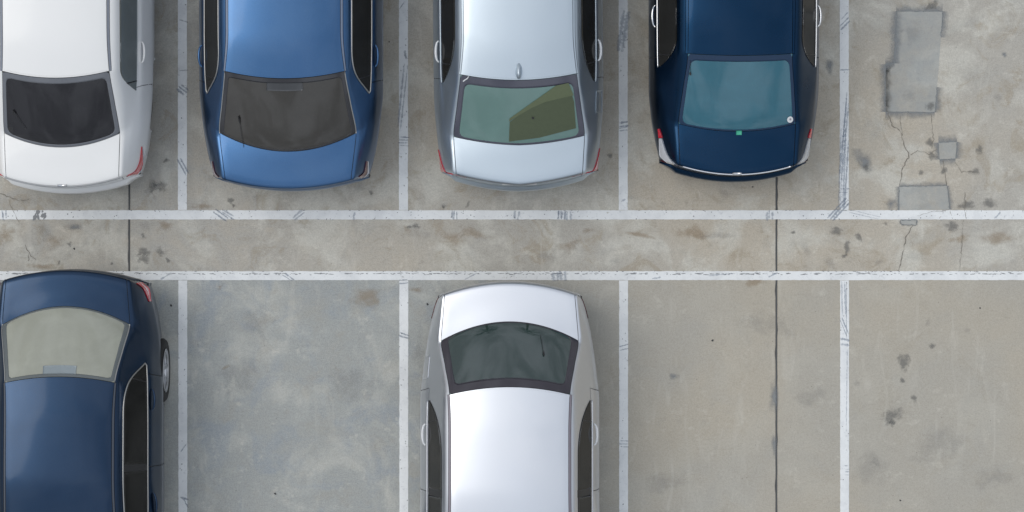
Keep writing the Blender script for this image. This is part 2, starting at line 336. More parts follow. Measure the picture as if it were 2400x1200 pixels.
# stains and spots, in photograph order
for (x, y, rx, ry, m, rot) in (
    (2024, 378, 22, 42, halo, 25), (2030, 390, 9, 12, dark, 0), (1945, 155, 13, 22, halo, 0), (2088, 478, 17, 16, halo, 0), (2316, 477, 26, 15, dark, 15), (2180, 250, 16, 14, dark, 0),
    (2265, 482, 24, 14, dark, 0), (2180, 335, 12, 16, dark, 0), (2184, 366, 15, 12, dark, 0), (2158, 405, 10, 9, dark, 0), (2212, 400, 9, 10, dark, 0), (2296, 352, 13, 15, dark, 0), (2285, 402, 17, 12, dark, 0),
    (2340, 228, 11, 12, soft, 0), (2354, 128, 8, 7, halo, 0), (2185, 12, 22, 12, dark, 20), (2140, 82, 28, 34, soft, 0), (2130, 225, 24, 20, soft, 0),
    (1959, 542, 20, 13, dark, 10), (2013, 556, 13, 12, dark, -30), (1985, 576, 9, 26, dark, 0), (1978, 600, 8, 7, dark, 0), (2060, 615, 14, 10, soft, 0), (1890, 585, 16, 34, soft, 20), (1945, 615, 15, 28, soft, 25),
    (1858, 545, 8, 6, dark, 0), (2230, 530, 30, 14, dark, 0), (2075, 525, 8, 7, dark, 0), (2150, 560, 70, 26, pale, 10), (2140, 600, 60, 18, pale, 0),
    (365, 437, 30, 27, dark, 0), (366, 437, 14, 13, pale, 0), (364, 434, 7, 7, dark, 0), (362, 462, 9, 12, soft, 0), (390, 375, 10, 8, dark, 0),
    (105, 545, 26, 24, soft, 0), (105, 548, 12, 10, pale, 0), (130, 565, 26, 24, brown, 0), (178, 530, 34, 18, soft, 0), (175, 532, 22, 10, halo, 0), (10, 548, 34, 30, brown, 0),
    (163, 573, 8, 9, dark, 0), (138, 615, 6, 6, dark, 0), (262, 618, 5, 5, dark, 0), (337, 590, 20, 13, dark, 10), (335, 606, 18, 16, dark, 0), (378, 592, 15, 16, dark, -40), (394, 610, 12, 5, dark, -40),
    (345, 532, 22, 16, soft, 0), (337, 555, 10, 8, dark, 0), (385, 528, 26, 16, brown, 0), (320, 628, 16, 8, soft, 0), (540, 470, 13, 10, dark, 0), (495, 420, 24, 16, soft, 20), (548, 482, 5, 6, dark, 0),
    (470, 483, 34, 10, brown, 0), (600, 462, 14, 10, soft, 0), (870, 452, 7, 14, dark, 35), (845, 438, 20, 14, soft, 0), (1096, 480, 7, 11, dark, -20), (1040, 482, 9, 7, soft, 0), (1040, 486, 6, 8, dark, 0),
    (975, 545, 60, 18, soft, -8), (1060, 565, 50, 26, brown, -10), (1120, 548, 60, 16, brown, -12), (990, 615, 18, 8, soft, 0), (970, 530, 18, 8, dark, 0), (1280, 600, 40, 14, soft, 0), (1330, 575, 40, 20, brown, 10),
    (1510, 552, 38, 10, brown, -12), (1620, 545, 70, 18, brown, 0), (1690, 552, 60, 12, soft, 0), (1440, 612, 24, 10, soft, 0), (1380, 540, 20, 10, brown, 0), (1700, 455, 24, 16, soft, 0), (1480, 462, 14, 7, soft, -10), (1555, 478, 9, 8, soft, 0), (1610, 475, 8, 12, soft, 0),
    (1579, 883, 12, 12, halo, 0), (1670, 798, 3.5, 4, spot, 0), (645, 1157, 4, 3.5, spot, 0), (401, 716, 4, 4, spot, 0), (1002, 713, 4, 4, spot, 0), (174, 583, 4, 3, spot, -30), (151, 500, 3.5, 3.5, spot, 0), (375, 505, 4, 3, spot, 0), (2110, 1173, 3, 3, spot, 0), (1764, 438, 3, 2.5, spot, 0), (912, 98, 2.5, 2.5, spot, 0),
    (2118, 848, 18, 30, dark, 10), (2115, 892, 8, 8, dark, 0), (2143, 935, 9, 14, dark, 20), (2090, 975, 30, 26, dark, 30), (2092, 990, 9, 12, dark, 0), (2185, 812, 12, 8, dark, 0), (2265, 775, 14, 10, soft, 0), (2175, 757, 8, 12, soft, 0), (2008, 900, 14, 10, soft, 0), (2297, 722, 3, 3, spot, 0),
    (2050, 1085, 14, 12, soft, 0), (1815, 930, 12, 60, halo, 0), (1815, 1040, 8, 40, halo, 0), (1800, 760, 70, 40, soft, -20), (1900, 930, 60, 24, soft, 25), (1770, 660, 30, 16, brown, 0),
    (517, 672, 14, 8, brown, 30), (700, 720, 120, 60, pale, 30), (780, 820, 30, 60, pale, -20), (560, 880, 60, 60, soft, 0), (820, 900, 60, 70, soft, 20), (720, 1050, 110, 50, pale, 0), (600, 760, 60, 50, soft, 20), (860, 700, 50, 30, brown, 0), (530, 860, 14, 6, brown, 30), (760, 640, 30, 8, soft, 0),
    (1040, 690, 40, 22, soft, 0), (980, 820, 20, 60, soft, 0), (975, 680, 20, 12, brown, 0), (2200, 1040, 90, 50, soft, 30), (2330, 1120, 60, 40, soft, 0), (2040, 1100, 60, 50, soft, 0), (1560, 1130, 80, 30, soft, 0), (1430, 365, 9, 9, dark, 0), (2250, 60, 60, 30, pale, 20), (2300, 180, 50, 40, pale, 0), (2060, 60, 40, 40, pale, 0), (2050, 300, 50, 40, pale, 0), (2250, 560, 30, 14, brown, 0), (2340, 560, 60, 24, brown, 0), (60, 470, 40, 14, soft, 0), (100, 625, 50, 10, brown, 0)):
    blob(x, y, rx, ry, m, rot, .0026 if 2050 < x < 2240 and y < 520 else .0010)
# chipped paint where film bridges the joint, and small chips elsewhere (uncountable)
vs = []; fs = []
rnd = random.Random(5)
def chip(px, py, a, b, rot):
    x, y = G(px, py); k = len(vs); n = 7; zz = .0041 + rnd.random() * .0003
    for i in range(n):
        an = 6.283 * i / n; r = rnd.uniform(.6, 1.2); u, v = a / S * r * math.cos(an), b / S * r * math.sin(an)
        vs.append((x + u * math.cos(rot) - v * math.sin(rot), y + u * math.sin(rot) + v * math.cos(rot), zz))
    fs.append(tuple(range(k, k + n)))
for i in range(520):
    x = rnd.uniform(-200, 2600)
    if rnd.random() < .35 + .5 * (math.sin(x * .013) * math.sin(x * .031 + 1) > -.2): chip(x, 641.5 + rnd.gauss(0, 1.0), rnd.uniform(2, 8), rnd.uniform(.4, 1.15), rnd.uniform(-.12, .12))
for i in range(330):
    x = rnd.uniform(0, 2400); chip(x, rnd.choice((635.6, 636, 641, 643, 514.5, 493)) + rnd.uniform(-.5, .8), rnd.uniform(1, 3.5), rnd.uniform(.4, 1.1), rnd.uniform(-.3, .3))
for i in range(90): chip(rnd.uniform(0, 2400), rnd.uniform(494, 514), rnd.uniform(.6, 2.2), rnd.uniform(.6, 1.8), rnd.uniform(0, 3))
for i in range(14): chip(rnd.uniform(80, 112), rnd.uniform(493, 513), rnd.uniform(3, 8), rnd.uniform(2, 6), rnd.uniform(0, 3))
for lx in (417, 935, 1450, 1968):
    for i in range(26): chip(lx + rnd.uniform(1, 21), rnd.choice((rnd.uniform(0, 490), rnd.uniform(660, 1200))), rnd.uniform(.6, 2.4), rnd.uniform(.5, 1.5), rnd.uniform(0, 3))
chips = mesh_obj('paint_chips', vs, fs, simple('exposed_concrete', (.235, .245, .255), .85), ground); chips['kind'] = 'stuff'
# tyre marks across the paint
def mark(x0, y0, x1, y1, w, m=tyre, n=1, gap=6):
    d = Vector((x1 - x0, y1 - y0)).normalized(); nr = Vector((-d.y, d.x))
    for k in range(n):
        rd = random.Random(int(x0 * 7 + k * 13)); o = nr * (gap * (k - (n - 1) / 2) + rd.uniform(-1.2, 1.2)) + d * rd.uniform(-2.5, 2.5); zi[0] += 1
        strip('tyre_mark', dense(G(x0 + o.x, y0 + o.y), G(x1 + o.x + rd.uniform(-1.5, 1.5), y1 + o.y + rd.uniform(-1, 1)), .015), w * rd.uniform(.7, 1.5) / S, .0045 + (zi[0] % 30) * .00005, m, ground, .0012, fade=.18, wvar=.25, seed=int(x0 + k))
for a in ((419, 203, 439, 218, 5, tyre, 3, 7), (419, 372, 439, 408, 5, tyre, 2, 7), (418, 165, 439, 165, 3, tyref), (418, 45, 438, 52, 3, tyref), (501, 493, 532, 516, 6, tyre, 2, 9), (520, 494, 548, 512, 4, tyref, 2, 6),
          (4, 494, 5, 514, 3, tyre), (8, 494, 9, 514, 3, tyre), (13, 494, 13, 514, 3, tyre), (1065, 494, 1065, 515, 4, tyre, 3, 6), (1212, 496, 1208, 515, 6, tyref, 2, 9), (1323, 494, 1322, 515, 6, tyref, 5, 7), (1318, 494, 1316, 515, 3, tyre, 3, 8),
          (710, 495, 686, 515, 5, tyref, 2, 8), (832, 494, 828, 515, 6, tyref), (1804, 494, 1804, 515, 5, tyref, 3, 6), (1987, 470, 1944, 516, 6, tyre, 3, 7),
          (1985, 215, 1974, 330, 4, tyre), (1986, 240, 1970, 420, 4, tyref, 2, 6), (1977, 300, 1970, 490, 5, tyref, 3, 5), (1988, 330, 1977, 490, 3, tyre, 1), (1968, 66, 1989, 44, 4, tyre, 2, 7), (1970, 48, 1989, 30, 3, tyref), (1967, 163, 1990, 163, 3, tyre), (1967, 446, 1989, 446, 4, tyref, 2, 8),
          (1453, 120, 1468, 24, 10, tyref, 2, 9), (1450, 293, 1472, 290, 4, tyre, 2, 8), (1450, 304, 1472, 301, 3, tyref, 2, 6), (1458, 472, 1468, 465, 8, tyref), (935, 331, 957, 332, 3, tyre, 4, 6), (950, 120, 953, 142, 6, tyre), (952, 150, 936, 300, 4, tyref, 2, 7), (938, 20, 950, 4, 4, tyref),
          (937, 784, 960, 792, 4, tyre, 2, 7), (937, 662, 958, 660, 3, tyre, 2, 8), (420, 1164, 441, 1170, 6, tyre), (430, 1168, 441, 1190, 4, tyre), (422, 1060, 436, 1040, 3, tyref), (1451, 817, 1473, 811, 3, tyre, 2, 7), (1452, 1040, 1473, 1040, 3, tyref, 3, 6),
          (1968, 792, 1989, 797, 7, tyre), (1968, 806, 1989, 808, 8, tyref), (1969, 745, 1986, 785, 2.5, tyre, 2, 6), (1975, 658, 1977, 740, 4, tyref, 2, 7), (1984, 660, 1984, 800, 2, tyre), (1986, 800, 1984, 1010, 2, tyref), (1980, 1103, 1990, 1103, 2.5, tyref, 4, 7),
          (1309, 635, 1310, 657, 8, tyref, 4, 9), (664, 641, 688, 657, 4, tyre, 2, 6), (376, 656, 400, 640, 5, tyref), (1660, 645, 1720, 641, 6, tyref), (1800, 650, 1822, 640, 5, tyre), (1990, 495, 2060, 512, 2, tyref, 2, 6), (2330, 512, 2345, 497, 6, tyref), (1120, 640, 1090, 655, 4, tyref), (1530, 652, 1550, 648, 6, tyref)):
    mark(*a)

# ------------------------------------------------------------------ cars
def pchip(xs, ys, q):
    xs = np.asarray(xs, float); ys = np.asarray(ys, float); q = np.asarray(q, float)
    h = np.diff(xs); d = np.diff(ys) / h; m = np.zeros_like(ys)
    for i in range(1, len(xs) - 1):
        if d[i - 1] * d[i] > 0:
            w1 = 2 * h[i] + h[i - 1]; w2 = h[i] + 2 * h[i - 1]; m[i] = (w1 + w2) / (w1 / d[i - 1] + w2 / d[i])
    m[0], m[-1] = d[0], d[-1]
    k = np.clip(np.searchsorted(xs, q) - 1, 0, len(xs) - 2); t = (q - xs[k]) / h[k]
    return ((2 * t**3 - 3 * t**2 + 1) * ys[k] + (t**3 - 2 * t**2 + t) * h[k] * m[k] + (-2 * t**3 + 3 * t**2) * ys[k + 1] + (t**3 - t**2) * h[k] * m[k + 1])

SEG = [18, 4, 8, 5, 6, 5]
VV = [0.0]
for k, n in enumerate(SEG): VV += [k + (i + 1) / n for i in range(n)]
VV = np.array(VV)                       # half-section parameter, 0 centre line .. 6 sill

class Surface:
    """car skin S(s, v): s runs from the rear bumper (0) to the front bumper (22), v from the centre line (0) to the sills (+-6)"""
    def __init__(self, c):
        W = c['W']; sil = c['sil']; xs_, ys_ = zip(*sil)
        def width(t, bow):
            x = W * .8
            for _ in range(40): x = .5 * x + .5 * float(np.interp(t + bow * (x / W) ** 2, ys_, xs_))
            return x
        L = c.get('L', 4.6); gb, gt, lip = c['t_gb'], c['t_gt'], c['t_lip']
        ll, xgb, xgt, xr = c['ll'], c['gb'], c['gt'], c['roof']
        rows = []
        def rear(t, zc, bow, dz, z4, z5=.24, tuck=None):
            x4 = width(t, bow) if tuck is None else width(0, bow) - tuck; d = x4 - ll
            rows.append([t, zc, bow, ll, zc - dz * .3, ll + .14 * d, zc - dz * .6, ll + .38 * d, zc - .22 * (zc - z4), ll + .72 * d, zc - .56 * (zc - z4), x4, z4, x4 - .03, z5])
        B0 = c['bow_lip']
        rear(.10, .235, B0, .002, .225, .215, .05)
        rear(.02, .34, B0, .01, .30, .235, .012)
        rear(.0, .50, B0, .015, .42)
        rear(.003, .60, B0, .015, .50)
        rear(max(.02, lip - .005), .655, B0, .015, .52)
        rear(max(.03, lip + .02), .80, B0, .02, .55)
        rear(lip + .004, .955, B0, .03, .58)
        rear(lip + .022, .992, B0 + .01, .032, .60)
        t8 = lip + (gb - lip) * .5; b8 = (B0 + c['bow_gb']) / 2; x4 = width(t8, b8)
        xm = (ll + xgb) / 2; d = x4 - xm
        rows.append([t8, 1.012, b8, xm, 1.0, xm + .13 * d, .985, xm + .38 * d, .915, xm + .72 * d, .79, x4, .60, x4 - .035, .23])
        x4 = width(gb, c['bow_gb']); d = x4 - xgb
        rows.append([gb, 1.03, c['bow_gb'], xgb, .995, xgb + .13 * d, .982, xgb + .42 * d, .915, xgb + .74 * d, .80, x4, .61, x4 - .04, .22])
        tm = gb + (gt - gb) * .5; xm = (xgb + xgt) / 2; x4 = width(tm, .25); x2 = c['wout'] - .02
        rows.append([tm, 1.225, (c['bow_gb'] + c['bow_gt']) / 2, xm, 1.185, max(xm + .035, c['win'] + .02), 1.135, x2, .945, x2 + .42 * (x4 - x2), .87, x4, .62, x4 - .045, .21])
        rows.append([gt, 1.385, c['bow_gt'], xgt, 1.352, max(xgt + .03, c['win'] - .005), 1.31, c['wout'], .962, c['wout'] + .34 * (W - c['wout']), .918, W, .64, W - .05, .20])
        for t, z, b in ((gt + .42, 1.44, .11), (gt + .95, 1.455, .03)):
            rows.append([t, z, b, xr, z - .035, c['win'], z - .085, c['wout'] + .004, .965, c['wout'] + .32 * (W - c['wout']), .925, W, .64, W - .05, .20])
        tw = gt + 1.45
        rows.append([tw, 1.405, -.12, xr + .01, 1.37, c['win'] + .01, 1.31, c['wout'], .955, (c['wout'] + W) / 2 + .015, .895, W, .63, W - .05, .20])
        rows.append([tw + .42, 1.20, -.22, xr + .08, 1.16, c['win'] + .06, 1.12, c['wout'] - .005, .945, (c['wout'] + W) / 2 + .01, .885, W, .62, W - .05, .20])
        rows.append([tw + .84, .985, -.32, xr + .14, .94, xr + .165, .93, c['wout'] - .01, .915, W - .05, .86, W - .005, .61, W - .05, .20])
        rows.append([L - .65, .92, -.34, xr + .13, .885, xr + .16, .87, W * .88, .84, W - .07, .79, W - .015, .58, W - .06, .20])
        rows.append([L - .22, .80, -.40, xr + .08, .775, xr + .11, .765, W * .78, .745, W * .86, .71, W * .93, .54, W - .09, .20])
        rows.append([L - .07, .70, -.42, xr + .02, .69, xr + .05, .685, W * .72, .67, W * .79, .64, W * .86, .50, W * .84, .20])
        rows.append([L, .50, -.40, xr, .50, xr + .03, .495, W * .68, .49, W * .74, .47, W * .80, .42, W * .78, .20])
        rows.append([L - .01, .33, -.40, xr, .33, xr + .03, .325, W * .68, .32, W * .74, .31, W * .80, .28, W * .78, .19])
        rows.append([L - .10, .20, -.40, xr, .20, xr + .03, .198, W * .68, .197, W * .74, .196, W * .80, .19, W * .77, .18])
        rows = np.array(rows); self.rows = rows; self.W = W; n = len(rows)
        ss = [0.0]
        for k in range(n - 1):
            d = abs(rows[k + 1][0] - rows[k][0]) + abs(rows[k + 1][1] - rows[k][1]); m = max(3, int(d / .045))
            ss += [k + (i + 1) / m for i in range(m)]
        self.s = np.array(ss)
        # crease at the glass base and the roof edge is kept by interpolating height in three pieces
        K = np.arange(n, dtype=float); C = np.zeros((len(ss), rows.shape[1]))
        for j in range(rows.shape[1]):
            C[:, j] = pchip(K, rows[:, j], self.s)
        zbrk = [0, 3, 9, 11, 14, 16, n - 1]
        for j in (1, 4, 6):
            for a, b in zip(zbrk[:-1], zbrk[1:]):
                msk = (self.s >= a) & (self.s <= b); C[msk, j] = pchip(K[a:b + 1], rows[a:b + 1, j], self.s[msk])
        nv = len(VV); X = np.zeros((len(ss), nv)); Z = np.zeros((len(ss), nv))
        for i in range(len(ss)):
            t, zc, bow, x1, z1, xq, zq, x2, z2, x3, z3, x4, z4, x5, z5 = C[i]
            px = [0, x1, xq, x2, x3, x4, x5]; pz = [zc, z1, zq, z2, z3, z4, z5]
            for j, v in enumerate(VV):
                k = min(int(v), 5); f = v - k
                if k == 0: X[i, j] = x1 * f; Z[i, j] = zc - (zc - z1) * f ** 2.3
                else:
                    X[i, j] = px[k] + (px[k + 1] - px[k]) * f; Z[i, j] = pz[k] + (pz[k + 1] - pz[k]) * f
            # soften the corners of the section
            for _ in range(3):
                xx, zz = X[i].copy(), Z[i].copy()
                X[i, 1:-1] = .25 * xx[:-2] + .5 * xx[1:-1] + .25 * xx[2:]; Z[i, 1:-1] = .25 * zz[:-2] + .5 * zz[1:-1] + .25 * zz[2:]
            X[i, 0] = 0; 
            X[i, :SEG[0]] = np.linspace(0, X[i, SEG[0]], SEG[0] + 1)[:-1]
        # on the flanks the rings from the shelf up to the lid lip follow one another without folding back
        w = np.clip((VV - 1.1) / 2.0, 0, 1); w = (w * w * (3 - 2 * w))[None, :]; t7 = rows[7][0]
        sd7 = np.where(self.s < 7, t7 - .008 * (7 - self.s), C[:, 0])[:, None]; tt = C[:, 0][:, None] * (1 - w) + sd7 * w
        i7 = int(np.argmin(abs(self.s - 7)))
        bo = C[:, 2][:, None] * (1 - w) + np.where(self.s < 7, C[i7, 2], C[:, 2])[:, None] * w
        for i in range(i7): X[i] = X[i] * (1 - w[0]) + X[i7] * w[0]
        chev = c.get('chev', 0)
        Y = tt + bo * (X / W) ** 2
        if chev:
            wgt = np.exp(-((self.s - 7) / 2.2) ** 2)[:, None]; Y = Y * (1 - wgt) + wgt * (tt + C[:, 2][:, None] * (.55 * (X / W) ** 2 + .45 * (X / W) * .8))
        # bumper: every ring below the shelf is the shelf ring dropped straight down, so the corners wrap cleanly
        i4 = int(np.argmin(abs(self.s - 4))); t4 = C[i4, 0]; fd = np.clip((VV - 1.0) / 3.4, 0, 1); fd = 1 - .7 * fd * fd * (3 - 2 * fd)
        for i in range(i4):
            k = self.s[i]; tk = max(0.0, 1.4 - k) / 1.4
            X[i] = X[i4] * (1 - .03 * tk ** 2); Z[i] = np.minimum(Z[i4] - .004 * (4 - k), C[i, 1] - .012 * VV / 6); Y[i] = Y[i4] + (C[i, 0] - t4) * fd - .0008 * (4 - k)
        self.v = np.concatenate([-VV[:0:-1], VV])
        self.P = np.zeros((len(ss), len(self.v), 3))
        self.P[:, :, 0] = np.concatenate([-X[:, :0:-1], X], 1); self.P[:, :, 1] = np.concatenate([Y[:, :0:-1], Y], 1); self.P[:, :, 2] = np.concatenate([Z[:, :0:-1], Z], 1)
        du = np.gradient(self.P, axis=0); dv = np.gradient(self.P, axis=1); N = np.cross(dv, du)
        N /= np.maximum(1e-9, np.linalg.norm(N, axis=2))[:, :, None]; self.N = N
        self.tc = C[:, 0]
    def _at(self, A, s, v):
        i = min(max(int(np.searchsorted(self.s, s)) - 1, 0), len(self.s) - 2); j = min(max(int(np.searchsorted(self.v, v)) - 1, 0), len(self.v) - 2)
        a = (s - self.s[i]) / (self.s[i + 1] - self.s[i]); b = (v - self.v[j]) / (self.v[j + 1] - self.v[j])
        return (A[i, j] * (1 - a) * (1 - b) + A[i + 1, j] * a * (1 - b) + A[i, j + 1] * (1 - a) * b + A[i + 1, j + 1] * a * b)
    def at(self, s, v, off=0.0):
        p = self._at(self.P, s, v); n = self._at(self.N, s, v); return p + n / max(1e-9, np.linalg.norm(n)) * off
    def s_of(self, y, v=0.0, lo=7.0):
        """ring parameter at which the skin, at section position v, reaches y (only forward of the lid lip)"""
        j = min(max(int(np.searchsorted(self.v, v)) - 1, 0), len(self.v) - 2); b = (v - self.v[j]) / (self.v[j + 1] - self.v[j])
        k = (self.s >= lo) & (self.s <= 19.0); ys = np.maximum.accumulate(self.P[k, j, 1] * (1 - b) + self.P[k, j + 1, 1] * b)
        return float(np.interp(y, ys, self.s[k]))
    def v_of(self, s, x):
        i = min(max(int(np.searchsorted(self.s, s)) - 1, 0), len(self.s) - 2); a = (s - self.s[i]) / (self.s[i + 1] - self.s[i])
        h = len(VV) - 1; m = sum(SEG[:5]) + 1; xs = (self.P[i, h:h + m, 0] * (1 - a) + self.P[i + 1, h:h + m, 0] * a)
        return float(np.interp(abs(x), np.maximum.accumulate(xs), VV[:m])) * (1 if x >= 0 else -1)
    def snap(self, s): return float(self.s[np.argmin(abs(self.s - s))])

def panel_from_cells(surf, name, cells, mat, parent, gap=.0035, depth=.016, skip=None):
    P, N = surf.P, surf.N; vid = {}; vs = []; fs = []; cen = {}
    edges = {}
    for (i, j) in cells:
        q = [(i, j), (i, j + 1), (i + 1, j + 1), (i + 1, j)]
        c = sum(P[a, b] for a, b in q) / 4
        for k in q:
            if k not in vid: vid[k] = len(vs); vs.append(P[k].copy())
            cen.setdefault(k, []).append(c)
        fs.append(tuple(vid[k] for k in q))
        for a, b in zip(q, q[1:] + q[:1]):
            e = (b, a)
            if e in edges: del edges[e]
            else: edges[(a, b)] = 1
    bd = set()
    for a, b in edges: bd.add(a); bd.add(b)
    for k in bd:
        d = sum(cen[k]) / len(cen[k]) - P[k]; d -= N[k] * np.dot(d, N[k]); l = np.linalg.norm(d)
        if l > 1e-6: vs[vid[k]] = vs[vid[k]] + d / l * min(gap, .4 * l)
        vs[vid[k]] = vs[vid[k]] - N[k] * .0012
    nt = len(fs)
    low = {}
    for k in bd: low[k] = len(vs); vs.append(vs[vid[k]].copy())            # duplicated rim so that the fold stays sharp
    bot = {}
    for k in bd: bot[k] = len(vs); vs.append(vs[vid[k]] - N[k] * depth)
    for a, b in edges: fs.append((low[b], low[a], bot[a], bot[b]))
    return mesh_obj(name, vs, fs, mat, parent, smooth=True)

def tube(name, pts, r, mat, parent, sides=8, closed=False, radii=None, flat=1.0):
    pts = [Vector(p) for p in pts]; n = len(pts); vs = []; fs = []
    up = Vector((0, 0, 1))
    for i, p in enumerate(pts):
        a = pts[(i - 1) % n] if closed or i else p; b = pts[(i + 1) % n] if closed or i < n - 1 else p
        d = (b - a).normalized(); x = d.cross(up)
        if x.length < 1e-3: x = d.cross(Vector((1, 0, 0)))
        x.normalize(); y = x.cross(d).normalized(); rr = radii[i] if radii else r
        for k in range(sides):
            an = 2 * math.pi * k / sides; vs.append(p + x * rr * math.cos(an) + y * rr * flat * math.sin(an))
    m = n if closed else n - 1
    for i in range(m):
        for k in range(sides):
            j = (i + 1) % n; l = (k + 1) % sides; fs.append((i * sides + k, i * sides + l, j * sides + l, j * sides + k))
    if not closed: fs.append(tuple(range(sides))); fs.append(tuple(range((n - 1) * sides, n * sides))[::-1])
    return mesh_obj(name, vs, fs, mat, parent, smooth=True)

def lathe(name, prof, mat, parent, loc, n=40):
    """prof: (radius, x) pairs, turned about the car's cross axis"""
    vs = []; fs = []; m = len(prof)
    for i in range(n):
        a = 2 * math.pi * i / n
        for r, x in prof: vs.append((x, r * math.cos(a), r * math.sin(a)))
    for i in range(n):
        for k in range(m - 1):
            j = (i + 1) % n; fs.append((i * m + k, i * m + k + 1, j * m + k + 1, j * m + k))
    o = mesh_obj(name, vs, fs, mat, parent, smooth=True); o.location = loc; return o

def rounded_rect(u0, u1, v0, v1, ru, rv, n=6):
    pts = []
    for cu, cv, a0 in ((u1 - ru, v1 - rv, 0), (u0 + ru, v1 - rv, 90), (u0 + ru, v0 + rv, 180), (u1 - ru, v0 + rv, 270)):
        for k in range(n + 1):
            a = R(a0 + 90 * k / n); pts.append((cu + ru * math.cos(a), cv + rv * math.sin(a)))
    return pts
def resample_loop(pts, n):
    P = np.array(pts + pts[:1]); d = np.r_[0, np.cumsum(np.linalg.norm(np.diff(P, axis=0), axis=1))]
    q = np.linspace(0, d[-1], n + 1)[:-1]; return np.c_[np.interp(q, d, P[:, 0]), np.interp(q, d, P[:, 1])]

def window_border(surf, name, s0, s1, v0, v1, bs0, bs1, bv, rad, mat, parent, off=.002, th=.003):
    """ring between the window's outline and a rounded opening, lying on the glass"""
    nu = 96; vs = []; fs = []
    inner = resample_loop(rounded_rect(s0 + bs0, s1 - bs1, v0 + bv, v1 - bv, rad, rad * .42), nu)
    cu, cv = (s0 + s1) / 2, (v0 + v1) / 2; hu, hv = (s1 - s0) / 2, (v1 - v0) / 2
    outer = []
    for (u, v) in inner:       # push outwards to the rectangle
        du, dv = (u - cu) / (hu - (bs0 + bs1) / 2), (v - cv) / (hv - bv); k = 1 / max(abs(du), abs(dv)); du *= k; dv *= k
        outer.append((cu + max(-1, min(1, du)) * hu * .995, cv + max(-1, min(1, dv)) * hv * .995))
    rings = 4
    for r in range(rings + 1):
        f = r / rings
        for a, b in zip(inner, outer): vs.append(surf.at(a[0] * (1 - f) + b[0] * f, a[1] * (1 - f) + b[1] * f, off))
    for a in inner: vs.append(surf.at(a[0], a[1], off - th))
    for r in range(rings):
        for i in range(nu):
            j = (i + 1) % nu; fs.append((r * nu + i, r * nu + j, (r + 1) * nu + j, (r + 1) * nu + i))
    k = (rings + 1) * nu
    for i in range(nu): j = (i + 1) % nu; fs.append((k + i, k + j, j, i))
    o = mesh_obj(name, vs, fs, mat, parent, smooth=True)
    z = sum(p.normal.z for p in o.data.polygons[:rings * nu])
    if z < 0: o.data.flip_normals()
    return o

def box(name, c, size, mat, parent, bev=.02, rot=None):
    import bmesh
    bm = bmesh.new(); bmesh.ops.create_cube(bm, size=1)
    for v in bm.verts: v.co = Vector((v.co.x * size[0], v.co.y * size[1], v.co.z * size[2]))
    bmesh.ops.bevel(bm, geom=bm.edges[:], offset=bev, segments=2, profile=.6, affect='EDGES')
    me = bpy.data.meshes.new(name); bm.to_mesh(me); bm.free(); me.materials.append(mat)
    me.polygons.foreach_set('use_smooth', [True] * len(me.polygons))
    o = link(bpy.data.objects.new(name, me), parent); o.location = c
    if rot: o.rotation_euler = rot
    return o

def sheet(surf, name, s0, s1, vlo, vhi, mat, parent, off=.005, th=.006, nu=34, nv=12):
    """a curved pane on the skin between s0 and s1, its edges v given by functions of 0..1"""
    vs = []; fs = []
    for i in range(nu + 1):
        f = i / nu; s = s0 + (s1 - s0) * f; a, b = vlo(f), vhi(f)
        for j in range(nv + 1): vs.append(surf.at(s, a + (b - a) * j / nv, off))
    for i in range(nu):
        for j in range(nv): k = i * (nv + 1) + j; fs.append((k, k + 1, k + nv + 2, k + nv + 1))
    rim = [i * (nv + 1) for i in range(nu + 1)] + [nu * (nv + 1) + j for j in range(1, nv + 1)] + [i * (nv + 1) + nv for i in range(nu - 1, -1, -1)] + [j for j in range(nv - 1, 0, -1)]
    k0 = len(vs)
    for r in rim:
        i, j = divmod(r, nv + 1); f = i / nu; a, b = vlo(f), vhi(f); vs.append(surf.at(s0 + (s1 - s0) * f, a + (b - a) * j / nv, off - th))
    n = len(rim)
    for q in range(n): fs.append((rim[(q + 1) % n], rim[q], k0 + q, k0 + (q + 1) % n))
    o = mesh_obj(name, vs, fs, mat, parent, smooth=True)
    ref = surf._at(surf.N, (s0 + s1) / 2, (vlo(.5) + vhi(.5)) / 2)
    if np.dot(np.array(o.data.polygons[(nu // 2) * nv + nv // 2].normal), ref) < 0: o.data.flip_normals()
    return o, [Vector(vs[r]) for r in rim]

def plan_patch(sf, name, ea, eb, sg, mat, parent, n=28, m=7, off=.009):
    """a lens lying on the skin between two edges given as (x, y) on the car"""
    def rs(e):
        e = np.array(e, float); d = np.linspace(0, 1, len(e)); q = np.linspace(0, 1, n); return np.c_[pchip(d, e[:, 0], q), pchip(d, e[:, 1], q)]
    A, B = rs(ea), rs(eb); top = []; bot = []
    for i in range(n):
        for j in range(m + 1):
            x, y = A[i] * (1 - j / m) + B[i] * j / m; v = 3.0; s = 8.0
            for _ in range(6): s = sf.s_of(y, v, 5.3); v = .5 * v + .5 * sf.v_of(s, x)
            top.append(sf.at(s, sg * v, off)); bot.append(sf.at(s, sg * v, -.003))
    fs = []; w = m + 1
    for i in range(n - 1):
        for j in range(m): k = i * w + j; fs.append((k, k + 1, k + w + 1, k + w))
    rim = [i * w for i in range(n)] + [(n - 1) * w + j for j in range(1, w)] + [i * w + m for i in range(n - 2, -1, -1)] + [j for j in range(m - 1, 0, -1)]
    k0 = len(top); vs = top + [bot[r] for r in rim]; q = len(rim)
    for i in range(q): fs.append((rim[(i + 1) % q], rim[i], k0 + i, k0 + (i + 1) % q))
    o = mesh_obj(name, vs, fs, mat, parent, smooth=True)
    if sum(p.normal.z for p in o.data.polygons[:(n - 1) * m]) < 0: o.data.flip_normals()
    return o

